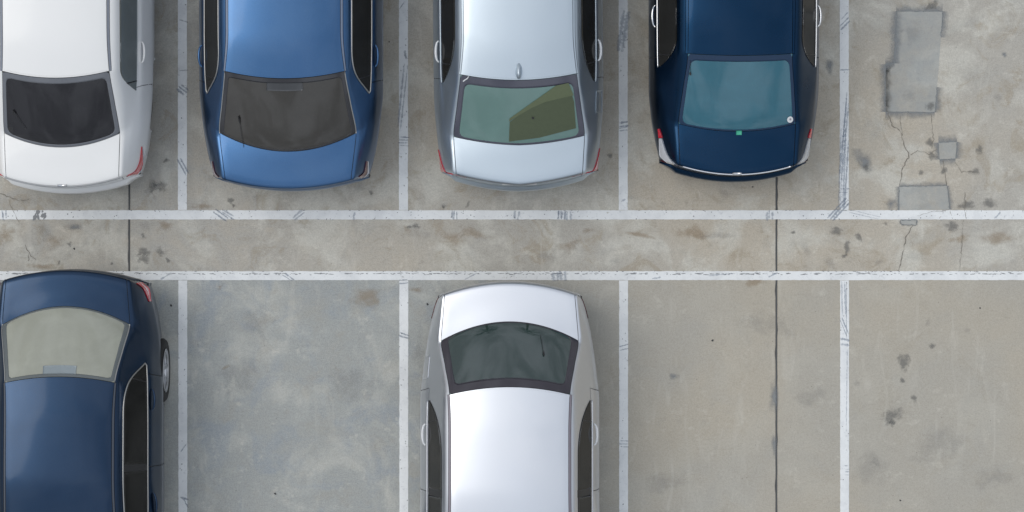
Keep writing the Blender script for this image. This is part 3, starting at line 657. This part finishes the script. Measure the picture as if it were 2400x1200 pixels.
def make_car(c):
    root = bpy.data.objects.new(c['name'], None); scene.collection.objects.link(root)
    root.empty_display_size = .5
    root['label'] = c['label']; root['category'] = 'car'; root['group'] = 'sedans parked in the marked bays'
    sf = Surface(c); paint = c['paint']
    s_rd0 = sf.snap(sf.s_of(c['door0'], 3.3)); s_bp = sf.snap(sf.s_of(c['bpillar'], 3.3)); s_fd1 = sf.snap(sf.s_of(c['bpillar'] + 1.12, 3.3))
    tl = c['tail']; hl = (18.0, 19.6, 2.2, 4.0)
    def snapv(v): return float(VV[np.argmin(abs(VV - v))])
    tl = (sf.snap(tl[0]), sf.snap(tl[1]), snapv(tl[2]), snapv(tl[3])); hl = (sf.snap(hl[0]), sf.snap(hl[1]), snapv(hl[2]), snapv(hl[3]))
    fuel = c.get('fuel')
    rw, fw = c.get('rwheel', 1.0), c.get('fwheel', 3.72); RW = .34
    parts = {}
    cabin_floor = []
    for i in range(len(sf.s) - 1):
        s = (sf.s[i] + sf.s[i + 1]) / 2
        for j in range(len(sf.v) - 1):
            v = (sf.v[j] + sf.v[j + 1]) / 2; a = abs(v); side = 'R' if v > 0 else 'L'
            q = (sf.P[i, j] + sf.P[i + 1, j + 1]) / 2
            if s < 4 and a > 4.9: continue
            if a > 5.15 and min(math.hypot(q[1] - rw, q[2] - .33), math.hypot(q[1] - fw, q[2] - .33)) < RW + .015: continue
            if hl[0] < s < hl[1] and hl[2] < a < hl[3]: k = ('headlight', side)
            elif s < 4: k = ('rear_bumper',)
            elif s > 19: k = ('front_bumper',)
            elif a < 1 and s < 9: k = ('trunk_lid',)
            elif a < 1 and s < 11: k = ('rear_window',)
            elif a < 1 and s < 14: k = ('roof',)
            elif a < 1 and s < 16: k = ('windscreen',)
            elif a < 1 and s < 19: k = ('hood',)
            elif 1 < a < 1.25 and 11 < s < 14: k = ('roof_moulding', side)
            elif 3 < a < 5.6 and s_rd0 < s < s_bp: k = ('rear_door', side)
            elif 3 < a < 5.6 and s_bp < s < s_fd1: k = ('front_door', side)
            else: k = ('body',)
            parts.setdefault(k, []).append((i, j))
    objs = {}
    mats = dict(taillight=c.get('tailmat', M['red']), headlight=M['clearlens'], windscreen=c['sideglass'], rear_window=c['glass'], roof_moulding=c['moulding'])
    for k, cells in parts.items():
        nm = {'rear_door': 'door', 'front_door': 'door'}.get(k[0], k[0])
        g = .0035 if nm not in ('rear_window', 'windscreen', 'roof_moulding') else .002
        objs[k] = panel_from_cells(sf, nm, cells, mats.get(k[0], paint), root, g, .016 if nm not in ('rear_window',) else .004)
    # inner shell seen in the gaps, windows left open
    inner = [(i, j) for i in range(len(sf.s) - 1) for j in range(len(sf.v) - 1) if 5.2 < sf.s[i] < 18 and abs(sf.v[j]) < 4.9 and not (9 <= (sf.s[i] + sf.s[i + 1]) / 2 <= 11 and abs(sf.v[j] + sf.v[j + 1]) / 2 < .93)
             and not (14 <= (sf.s[i] + sf.s[i + 1]) / 2 <= 16 and abs(sf.v[j] + sf.v[j + 1]) / 2 < .93)]
    sh = panel_from_cells(sf, 'inner_shell', inner, M['black'], root, 0, .01)
    nn = len(sh.data.vertices); co = np.zeros(nn * 3); sh.data.vertices.foreach_get('co', co); no = np.zeros(nn * 3)
    sh.data.vertices.foreach_get('normal', no); sh.data.vertices.foreach_set('co', co - no * .017)
    # rear window edge, cabin seen through it
    bw = c.get('border_w', .045); ds = 2.0 / (c['t_gt'] - c['t_gb'])
    rwn = objs[('rear_window',)]
    window_border(sf, 'window_border', 9.0, 11.0, -1, 1, c.get('b_low', .035) * ds, c.get('b_top', .05) * ds, bw / c['gb'], .10 * ds * c.get('corner', 1), c['border'], rwn)
    wsn = objs[('windscreen',)]
    window_border(sf, 'window_border', 14.0, 16.0, -1, 1, .12, .16, .07, .2, M['black'], wsn)
    zsh = .93; gy = c['t_gb'] + .33
    box('parcel_shelf', (0, gy + .06, zsh - .06), (c['gb'] * 1.75, .52, .03), M['shelf'], root, .01)
    for x in (-.34, .34):
        box('rear_seat', (x, gy + .42, .80), (.56, .16, .56), M['grey_cloth'], root, .06, (R(-18), 0, 0))
        box('headrest', (x, gy + .37, 1.10), (.24, .10, .17), M['grey_cloth'], root, .04, (R(-14), 0, 0))
        box('front_seat', (x, gy + 1.35, .78), (.5, .16, .62), M['grey_cloth'], root, .06, (R(-16), 0, 0))
        box('headrest', (x, gy + 1.28, 1.14), (.24, .10, .18), M['grey_cloth'], root, .04, (R(-12), 0, 0))
    box('cabin_floor', (0, gy + 1.3, .42), (1.3, 2.3, .04), M['shelf'], root, .01)
    if c.get('brake_box'):
        s_a = 11 - .085 * ds * c.get('bb', 1) - c.get('b_top', .05) * ds * .6; 
        o, _ = sheet(sf, 'high_brake_light', s_a, 11 - c.get('b_top', .05) * ds * .8, lambda f: -.30 + .0 * f, lambda f: .30, c['boxmat'], root, .0042, .004, 6, 16)
    # side windows with frames
    wm = c['sideglass']
    for sg in (-1, 1):
        st = sf.s_of(c['tip'], 2.9); sb = sf.s_of(c['bpillar'] - .035, 2.5); sb2 = sf.s_of(c['bpillar'] + .035, 2.5); sf1 = sf.s_of(c['bpillar'] + 1.0, 2.5)
        fl = c.get('tiplen', .45); span = max(.01, c['bpillar'] - c['tip'])
        def up(f):
            k = min(1.0, f * span / fl); return 2.93 - .84 * (1 - (1 - k) ** 2.0)
        o, rim = sheet(sf, 'side_window', st, sb, lambda f: sg * up(f), lambda f: sg * 2.97, wm, root)
        # divider of the quarter pane
        fd = .42 * fl / span; s_d = st + (sb - st) * fd
        tube('window_divider', [sf.at(s_d + .02 * q, sg * (up(fd) + (2.96 - up(fd)) * q), .004) for q in np.linspace(0, 1, 8)], .006, M['black'], o, 6)
        o2, rim2 = sheet(sf, 'side_window', sb2, sf1, lambda f: sg * 2.09, lambda f: sg * 2.97, wm, root)
        if c.get('trim'):
            tp = [sf.at(sf1 + (sb2 - sf1) * q, sg * 2.07, .006) for q in np.linspace(0, 1, 20)] + [sf.at(st + (sb - st) * q, sg * (up(q) - .02), .006) for q in np.linspace(1, 0, 30) ** 1.6]
            tp += [sf.at(st + (sf1 - st) * q, sg * 3.0, .006) for q in np.linspace(.012, 1, 50)]
            tube('window_trim', tp, .0068, c['trim'], o, 8)
            tube('rear_crease_glint', [sf.at(q, sg * 1.0, .004) for q in np.linspace(9.0, 11.0, 30)], .0055, c['trim'], root, 6)  # silver tube draws in the bright highlight of the crease beside the glass
        sheet(sf, 'door_pillar', sb, sb2, lambda f: sg * 2.06, lambda f: sg * 2.98, M['black'], root, .0025, .004, 4, 8)
        if c.get('belt'):
            tube('belt_moulding', [sf.at(s, sg * 3.06, .011) for s in np.linspace(st - .02, sf1, 60)], .0075, c['belt'], root, 6)
        # handles
        for yy in (c['handle'], c['handle'] + 1.02):
            ps = []; s_h = sf.s_of(yy, 4.2)
            hv = c.get('hv', 3.75)
            for q in np.linspace(0, 1, 11):
                p = sf.at(sf.s_of(yy + .21 * (q - .5), hv), sg * hv, .006 + .030 * math.sin(math.pi * min(1, max(0, q))) ** .45); ps.append(p)
            dk = 'rear_door' if yy == c['handle'] else 'front_door'
            tube('door_handle', ps, .013, c['handlemat'], objs[(dk, 'R' if sg > 0 else 'L')], 8, False, [.006 + .007 * math.sin(math.pi * q) ** .4 for q in np.linspace(0, 1, 11)], 1.25)
        # mirror
        sm = sf.s_of(c['bpillar'] + 1.0, 3.0); p = sf.at(sm, sg * 3.0)
        mo = box('door_mirror', (p[0] + sg * .13, p[1], p[2] + .06), (.22, .10, .14), paint, root, .035); mo.rotation_euler = (0, 0, sg * R(-10))
        tube('mirror_stalk', [(p[0] - sg * .02 - mo.location.x, 0, -.06), (-sg * .06, 0, -.03)], .018, M['black'], mo, 8)
        # wheels
        for yy in (rw, fw):
            out = c.get('wheel_out', 0) if yy == rw else 0
            x = sg * (sf.at(sf.s_of(yy, 5.0), 5.0)[0] - .18 + out)
            w = bpy.data.objects.new('wheel', None); link(w, root); w.location = (x, yy, .325)
            lathe('tyre', [(.20, -.09), (.30, -.105), (.322, -.08), (.325, 0), (.322, .08), (.30, .105), (.215, .098), (.20, .08)], M['rubber'], w, (0, 0, 0))
            lathe('rim', [(.215, sg * -.07), (.20, sg * -.02), (.195, sg * .07), (.215, sg * .10), (.222, sg * .103), (.205, sg * .108), (.195, sg * .09)], M['alloy'], w, (0, 0, 0))
            hv_ = []; hf = []
            for k in range(7):
                a = 2 * math.pi * k / 7; ca, sa = math.cos(a), math.sin(a)
                b0 = len(hv_)
                for r_, hw, xx in ((.04, .022, sg * .07), (.20, .016, sg * .095)):
                    for e in (-1, 1): hv_.append((xx, r_ * ca - e * hw * sa, r_ * sa + e * hw * ca)); hv_.append((xx - sg * .03, r_ * ca - e * hw * sa, r_ * sa + e * hw * ca))
                hf += [(b0, b0 + 2, b0 + 6, b0 + 4), (b0, b0 + 4, b0 + 5, b0 + 1), (b0 + 2, b0 + 3, b0 + 7, b0 + 6), (b0 + 1, b0 + 5, b0 + 7, b0 + 3)]
            mesh_obj('spokes', hv_, hf, M['alloy'], w)
            lathe('hub_cap', [(.0, sg * .082), (.035, sg * .08), (.05, sg * .06), (.05, 0)], M['alloy'], w, (0, 0, 0), 20)
        arch = []
        for yy in (rw, fw):
            arch = []
            for a in np.linspace(-.15, math.pi + .15, 26):
                ya, za = yy + (RW + .028) * math.cos(a), .33 + (RW + .028) * math.sin(a)
                xa = sf.at(sf.s_of(ya, 5.3), 5.3)[0] if ya < 4.3 else sf.W * .92
                arch.append((sg * (xa - .028), ya, za))
            if not c.get('wheel_out'): tube('wheel_arch', arch, .014, paint, root, 6)
    if fuel:
        s0 = sf.s_of(fuel - .11, 4.1); s1 = sf.s_of(fuel + .11, 4.1)
        sheet(sf, 'fuel_flap', s0, s1, lambda f: 3.55, lambda f: 4.55, paint, root, .004, .004, 8, 6)
    for nm, edge_a, edge_b, mt in c['lamps']:
        if nm == 'taillight' and c['name'] != 'navy_car':      # slim lenses
            eb_ = [(np.interp(k, np.linspace(0, 1, len(edge_b)), [q[0] for q in edge_b]), np.interp(k, np.linspace(0, 1, len(edge_b)), [q[1] for q in edge_b])) for k in np.linspace(0, 1, len(edge_a))]
            edge_a = [(a_[0] * .62 + b_[0] * .38, a_[1] * .62 + b_[1] * .38) for a_, b_ in zip(edge_a, eb_)]
        for sg in (-1, 1): plan_patch(sf, nm, edge_a, edge_b, sg, mt, root)
    # plate under the lid, badge on its lip
    box('number_plate', (0, max(.03, c['t_lip'] + .02) + .0, .78), (.34, .012, .16), M['plate'], root, .004)
    bp = sf.at(6.9, 0, .004)
    if c.get('badge'): tube('badge', [(bp[0] - .045, bp[1], bp[2]), (bp[0] + .045, bp[1], bp[2])], .012, M['chrome'], root, 8)
    if c.get('lip'):
        tube('lip_strip', [sf.at(6.55, v, .004) for v in np.linspace(-c['lip'][1], c['lip'][1], 40)], c['lip'][2], c['lip'][0], root, 6)
    # mast with thicker end lying just over the glass
    if c.get('mast'):
        (x0, y0), (x1, y1) = c['mast']
        pts = []
        for q in np.linspace(0, 1, 9):
            x, y = x0 + (x1 - x0) * q, y0 + (y1 - y0) * q
            v = 0.0; s = 10.0
            for _ in range(4): s = sf.s_of(y, v); v = sf.v_of(s, x)
            pts.append(sf.at(s, v, .012))
        tube('antenna', pts, .003, M['black'], root, 6, False, [.007 if q < .05 else .009 if q < .2 else .0022 for q in np.linspace(0, 1, 9)])
    root.location = (c['x'], c['y'], 0); root.rotation_euler = (0, 0, R(180 + c.get('yaw', 0)) if c['down'] else R(c.get('yaw', 0)))
    return root, sf, objs

paint_white = mat_car_paint('white_car_paint', (.76, .765, .76), 0.0, .35, .4, .02, .06, (.6, .6, .57))
paint_blue = mat_car_paint('blue_metallic_paint', (.042, .112, .240), 1.0, .30, .5, .18, .05, (.20, .28, .36))
paint_silver = mat_car_paint('pale_silver_paint', (.49, .56, .62), .85, .36, .4, .04, .05, (.40, .43, .46))
paint_navy = mat_car_paint('navy_metallic_paint', (.002, .026, .068), .95, .26, .2, .10, .01, (.10, .13, .18))
paint_dkblue = mat_car_paint('dark_blue_metallic_paint', (.012, .032, .070), 1.0, .28, .4, .18, .04, (.08, .11, .16))
paint_white_silver = mat_car_paint('silver_white_paint', (.68, .705, .75), 1.0, .36, .4, .03, .04, (.55, .56, .58))

dark_side = mat_glass('side_glass', (.020, .020, .019), 0.0, .10, spec=.12, coat=0.0, dust=.03)
grey_side = mat_glass('grey_side_glass', (.16, .18, .18), 0.0, .04)

def fr(name, col, rough=.12): return simple(name, col, rough, 0, **{'Coat Weight': .5})
silver_trim = simple('silver_trim', (.42, .42, .41), .3, .8)
cars = [
 dict(name='white_car', label='white sedan at the far left of the upper row with near-black rear window', x=-1014 / S, y=.622, down=False,
      W=.845, roof=.505, gt=.522, gb=.577, ll=.566, t_lip=.052, t_gb=.443, t_gt=1.095, bow_lip=.20, bow_gb=.31, bow_gt=.186,
      sil=[(.0, -.02), (.44, .06), (.60, .11), (.67, .16), (.73, .26), (.773, .45), (.807, .66), (.83, .91), (.845, 1.2), (.845, 3)],
      win=.60, wout=.738, tip=1.0, tiplen=.30, bpillar=2.15, door0=1.05, handle=1.38, paint=paint_white, handlemat=paint_white,
      lamps=[('taillight', [(.585, .165), (.66, .215), (.71, .33), (.737, .46)], [(.63, .165), (.69, .205), (.732, .32), (.742, .46)], M['red']), ('clear_lens', [(.70, .20), (.738, .32), (.744, .46)], [(.715, .21), (.752, .32), (.748, .46)], M['clearlens'])],
      tail=(5.2, 8.3, 3.2, 4.2), glass=mat_glass('near_black_glass', (.022, .022, .026), .15, spec=.15, dust=.03), border=fr('grey_glass_edge', (.135, .145, .165), .25), sideglass=grey_side, moulding=simple('grey_roof_strip', (.20, .22, .26), .4),
      border_w=.040, b_low=.03, b_top=.05, corner=.6, badge=True, lip=(simple('grey_lip', (.33, .34, .35), .4), 1.2, .010), mast=((-.44, .80), (-.33, .62))),
 dict(name='blue_car', label='bright blue sedan with dark tinted rear window and silver window frames', x=-505 / S, y=.6457, down=False,
      W=.925, roof=.548, gt=.590, gb=.682, ll=.633, t_lip=.006, t_gb=.378, t_gt=1.066, bow_lip=.19, bow_gb=.35, bow_gt=.188,
      sil=[(0, -.02), (.4, .03), (.633, .08), (.74, .12), (.78, .17), (.825, .30), (.875, .56), (.91, .85), (.925, 1.0), (.925, 3)],
      win=.625, wout=.82, tip=.95, tiplen=.55, bpillar=2.10, door0=1.05, handle=1.32, paint=paint_blue, handlemat=paint_blue,
      lamps=[('taillight', [(.67, .135), (.715, .18), (.75, .29)], [(.71, .13), (.755, .18), (.764, .29)], M['darkred']), ('clear_lens', [(.715, .13), (.758, .18), (.766, .29)], [(.73, .135), (.77, .19), (.772, .29)], M['clearlens'])],
      tail=(5.0, 7.4, 3.6, 4.6), tailmat=M['darkred'], glass=mat_glass('smoke_glass', (.050, .047, .042), .12, spec=.3), border=fr('black_glass_edge', (.022, .022, .026)), sideglass=dark_side, moulding=simple('blue_grey_roof_strip', (.16, .20, .28), .35),
      border_w=.045, b_low=.022, b_top=.045, corner=.35, trim=silver_trim, brake_box=True, boxmat=fr('smoke_box', (.045, .048, .053)), mast=((-.46, .72), (-.43, .42))),
 dict(name='silver_car', label='pale silver sedan with green rear window and a shark fin antenna on its roof', x=17 / S, y=.6457, down=False, yaw=.5,
      W=.855, roof=.535, gt=.572, gb=.655, ll=.635, t_lip=.045, t_gb=.44, t_gt=1.05, bow_lip=.19, bow_gb=.157, bow_gt=.143, chev=1,
      sil=[(0, -.02), (.40, .02), (.58, .05), (.66, .09), (.72, .14), (.778, .21), (.808, .43), (.835, .68), (.85, .95), (.855, 1.2), (.855, 3)],
      win=.595, wout=.752, tip=1.06, tiplen=.55, bpillar=2.15, door0=1.1, handle=1.37, paint=paint_silver, handlemat=M['sticker'], fuel=.87,
      lamps=[('taillight', [(.48, .118), (.64, .165), (.705, .22), (.745, .29), (.79, .42)], [(.52, .068), (.69, .098), (.775, .168), (.800, .27), (.815, .42)], M['red'])],
      tail=(5.2, 8.6, 3.4, 4.4), glass=mat_glass('green_glass', (.17, .30, .275), .30, .03, (.5, .62, .55)), border=fr('purple_grey_glass_edge', (.058, .060, .085)), sideglass=dark_side, moulding=paint_silver,
      border_w=.055, b_low=.02, b_top=.07, corner=.6, belt=paint_silver, lip=(simple('shaded_groove', (.16, .17, .18), .4, .5), .98, .006)),  # dark lip tube has the lid groove's shade put into its colour
 dict(name='navy_car', label='dark navy sedan with teal rear window carrying a round white sticker', x=507 / S, y=.737, down=False,
      W=.855, roof=.508, gt=.51, gb=.585, ll=.57, t_lip=.055, t_gb=.483, t_gt=1.197, bow_lip=.20, bow_gb=.172, bow_gt=.06,
      sil=[(0, -.02), (.30, .02), (.47, .055), (.62, .11), (.70, .145), (.73, .18), (.77, .35), (.82, .556), (.84, .8), (.855, 1.1), (.855, 3)],
      win=.59, wout=.772, tip=1.12, tiplen=.35, bpillar=2.35, door0=1.2, handle=1.62, paint=paint_navy, handlemat=M['chrome'],
      lamps=[('taillight', [(.715, .43), (.745, .52)], [(.748, .43), (.758, .52)], M['red']), ('clear_lens', [(.50, .130), (.600, .170), (.672, .27), (.722, .425)], [(.52, .118), (.66, .185), (.735, .27), (.745, .425)], M['clearlens']), ('reflector', [(.53, .112), (.66, .172), (.72, .215)], [(.53, .104), (.665, .162), (.725, .205)], M['darkred'])],
      tail=(5.0, 8.4, 2.8, 4.4), tailmat=M['clearlens'], glass=mat_glass('teal_glass', (.022, .130, .185), .12, .03, (.3, .5, .5)), border=simple('navy_glass_edge', (.004, .026, .07), .45), sideglass=dark_side, moulding=paint_navy,
      border_w=.035, b_low=.02, b_top=.055, corner=.7, belt=M['chrome'], lip=(M['chrome'], .95, .008), badge=True, mast=((-.475, 1.02), (-.48, 1.16))),
 dict(name='dark_blue_car', label='dark blue sedan at the lower left with pale hazy beige rear window', x=-1005 / S, y=-.131, down=True,
      W=.905, roof=.518, gt=.538, gb=.636, ll=.606, t_lip=.004, t_gb=.362, t_gt=1.034, bow_lip=.20, bow_gb=.38, bow_gt=.17,
      sil=[(0, -.02), (.4, .03), (.60, .08), (.735, .13), (.77, .2), (.808, .31), (.84, .50), (.87, .69), (.895, 1.0), (.905, 1.3), (.905, 3)],
      win=.585, wout=.80, tip=.92, tiplen=.62, bpillar=1.93, door0=1.02, handle=1.28, paint=paint_dkblue, handlemat=paint_dkblue,
      lamps=[('taillight', [(.655, .14), (.70, .19), (.765, .32)], [(.70, .135), (.755, .19), (.785, .32)], M['red']), ('clear_lens', [(.69, .137), (.735, .19), (.775, .31)], [(.697, .137), (.743, .19), (.778, .31)], M['clearlens'])],
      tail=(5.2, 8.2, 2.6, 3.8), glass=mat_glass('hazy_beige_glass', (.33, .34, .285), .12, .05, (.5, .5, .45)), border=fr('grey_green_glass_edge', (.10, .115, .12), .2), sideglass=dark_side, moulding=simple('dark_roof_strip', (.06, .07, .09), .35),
      border_w=.045, b_low=.022, b_top=.03, corner=.35, trim=silver_trim, brake_box=True, boxmat=fr('grey_box', (.22, .26, .28)), wheel_out=.08, rwheel=1.02),
 dict(name='silver_white_car', label='silver-white sedan parked alone at the middle of the lower row', x=-5 / S, y=-.253, down=True,
      W=.90, roof=.575, gt=.592, gb=.687, ll=.655, t_lip=.002, t_gb=.39, t_gt=1.01, bow_lip=.22, bow_gb=.336, bow_gt=.18,
      sil=[(0, -.02), (.4, .04), (.65, .12), (.70, .15), (.74, .21), (.78, .36), (.81, .51), (.846, .71), (.885, 1.0), (.90, 1.3), (.90, 3)],
      win=.645, wout=.80, tip=1.16, tiplen=.60, bpillar=2.05, door0=1.05, handle=1.50, paint=paint_white_silver, handlemat=M['sticker'], fuel=.85,
      lamps=[('taillight', [(.70, .15), (.745, .22), (.785, .37)], [(.712, .14), (.757, .21), (.79, .37)], M['darkred'])],
      tail=(5.2, 7.0, 3.0, 3.8), glass=mat_glass('bottle_glass', (.020, .042, .040), .2, .01, (.4, .5, .48), spec=1.0, coat=1.0, dust=.04), border=fr('black_purple_glass_edge', (.030, .026, .036)), sideglass=dark_side, moulding=simple('mauve_roof_strip', (.22, .20, .23), .4),
      border_w=.07, b_low=.012, b_top=.08, corner=.5, belt=paint_white_silver, mast=((-.33, .72), (-.30, .52))),
]
built = {}
for c in cars: built[c['name']] = make_car(c)

# small things on single cars
def on_glass(sf, x, y, off=.004):
    s = 10.0; v = 0
    for _ in range(5): s = sf.s_of(y, v); v = sf.v_of(s, x)
    return s, v
def disc(name, sf, x, y, r, mat, parent, off):
    n = 20; pts = []
    for i in range(n):
        a = 2 * math.pi * i / n; s, v = on_glass(sf, x + r * math.cos(a), y + r * math.sin(a)); pts.append(sf.at(s, v, off))
    o = mesh_obj(name, pts, [tuple(range(n))], mat, parent)
    return o
r4, sf4, o4 = built['navy_car']
disc('sticker', sf4, .515 - .0, .60, .030, M['sticker'], r4, .0055); disc('sticker_print', sf4, .517, .603, .010, M['sticker_grey'], r4, .007)

# shark fin antenna and other small marks of the pale silver car
r3, sf3, o3 = built['silver_car']
fin = []; ff = []
for k, (w_, h_, l_) in enumerate(((.034, .0, .085), (.030, .018, .075), (.014, .045, .035), (.004, .055, .012))):
    for i in range(16):
        a = 2 * math.pi * i / 16; p = sf3.at(sf3.s_of(1.145, 0), 0); fin.append((p[0] + w_ * math.cos(a), p[1] - .012 * k + l_ * math.sin(a), p[2] + h_ + (.006 if k == 0 else 0) - (.012 if k == 0 else 0)))
for k in range(3):
    for i in range(16): j = (i + 1) % 16; ff.append((k * 16 + i, k * 16 + j, k * 16 + 16 + j, k * 16 + 16 + i))
ff.append(tuple(range(48, 64)))
mesh_obj('antenna', fin, ff, cars[2]['paint'], o3[('roof',)], smooth=True)
disc('washer_nozzle', sf3, .135, .70, .011, M['black'], r3, .012)
tube('sticker', [sf3.at(*on_glass(sf3, x, y), .008) for x, y in ((-.535, 1.05), (-.515, 1.065), (-.495, 1.075), (-.480, 1.095))], .006, M['sticker'], r3, 6)
# olive sheets on the right of its rear glass imitate a building's reflection
def on_plan(sf, pts, off): return [sf.at(*on_glass(sf, x, y), off) for x, y in pts]
def reflection_sheet(name, poly, off, mat, parent):
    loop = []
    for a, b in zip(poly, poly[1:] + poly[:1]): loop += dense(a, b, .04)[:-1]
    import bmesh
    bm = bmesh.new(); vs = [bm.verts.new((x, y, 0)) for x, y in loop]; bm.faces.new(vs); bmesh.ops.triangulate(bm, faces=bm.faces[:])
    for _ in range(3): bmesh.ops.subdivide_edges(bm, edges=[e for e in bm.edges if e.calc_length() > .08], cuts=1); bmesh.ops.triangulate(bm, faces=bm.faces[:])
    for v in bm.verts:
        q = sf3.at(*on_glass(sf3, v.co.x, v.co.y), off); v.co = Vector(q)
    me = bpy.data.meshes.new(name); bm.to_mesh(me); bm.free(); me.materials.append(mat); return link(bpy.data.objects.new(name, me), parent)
reflection_sheet('painted_reflection', [(-.10, .475), (.20, .51), (.555, .60), (.535, .85), (.48, 1.025), (.36, 1.00), (.14, .82), (-.09, .66)], .0035, M['blind'], r3)  # 'blind' is the olive tone of the painted reflection
reflection_sheet('painted_reflection_band', [(-.10, .665), (.12, .79), (.25, .845), (.53, .91), (.48, 1.025), (.36, 1.00), (.14, .85), (-.09, .695)], .0055, M['refl2'], r3)
# green inspection sticker under the navy car's rear window
sheet(sf4, 'sticker', 8.86, 9.03, lambda f: -.02, lambda f: .075, M['green'], r4, .006, .003, 3, 3)

# two palms beyond the cars to the north; the silver-white sedan's rear window mirrors them
leafmat = simple('palm_leaf', (.045, .075, .03), .5); trunkmat = simple('palm_trunk', (.20, .165, .12), .9)
def palm(x, y, h, label, seed):
    rnd = random.Random(seed)
    o = bpy.data.objects.new('palm_tree', None); scene.collection.objects.link(o); o.location = (x, y, 0)
    o['label'] = label; o['category'] = 'tree'; o['group'] = 'palms beyond the parking bays'
    tube('trunk', [(.12 * math.sin(q * 2), .1 * q, h * q) for q in np.linspace(0, 1, 14)], .16, trunkmat, o, 10, False, [.2 - .08 * q + .012 * (i % 2) for i, q in enumerate(np.linspace(0, 1, 14))])
    top = Vector((.12 * math.sin(2), .1, h))
    for k in range(20):
        az = k * 2.399 + rnd.uniform(-.2, .2); el = rnd.uniform(.15, 1.1); L = rnd.uniform(1.5, 2.0); vs = []; fs = []
        d = Vector((math.cos(az), math.sin(az), 0)); sd_ = Vector((-d.y, d.x, 0)); spine = []
        for i in range(15):
            q = i / 14; spine.append(top + d * (L * q * math.cos(el * .6)) + Vector((0, 0, L * (math.sin(el) * q - 1.0 * q * q * .75))))
        for i in range(1, 14):
            t_ = (spine[i] - spine[i - 1]).normalized(); ll_ = .42 * math.sin(math.pi * (i + 1.5) / 17)
            for sg in (-1, 1):
                b = len(vs); tip = spine[i] + sd_ * sg * ll_ + t_ * ll_ * .6 - Vector((0, 0, ll_ * .35))
                vs += [spine[i] - t_ * .022, spine[i] + t_ * .022, tip]; fs.append((b, b + 1, b + 2))
        for i in range(14):
            b = len(vs); vs += [spine[i] - sd_ * .012, spine[i] + sd_ * .012, spine[i + 1] + sd_ * .01, spine[i + 1] - sd_ * .01]; fs.append((b, b + 1, b + 2, b + 3))
        mesh_obj('frond', vs, fs, leafmat, o)
palm(1.9, 9.5, 5.3, 'palm tree with arching fronds mirrored at the right of the silver-white sedan\'s rear window', 3)
palm(-2.7, 9.0, 4.9, 'shorter palm tree mirrored at the left of the silver-white sedan\'s rear window', 8)
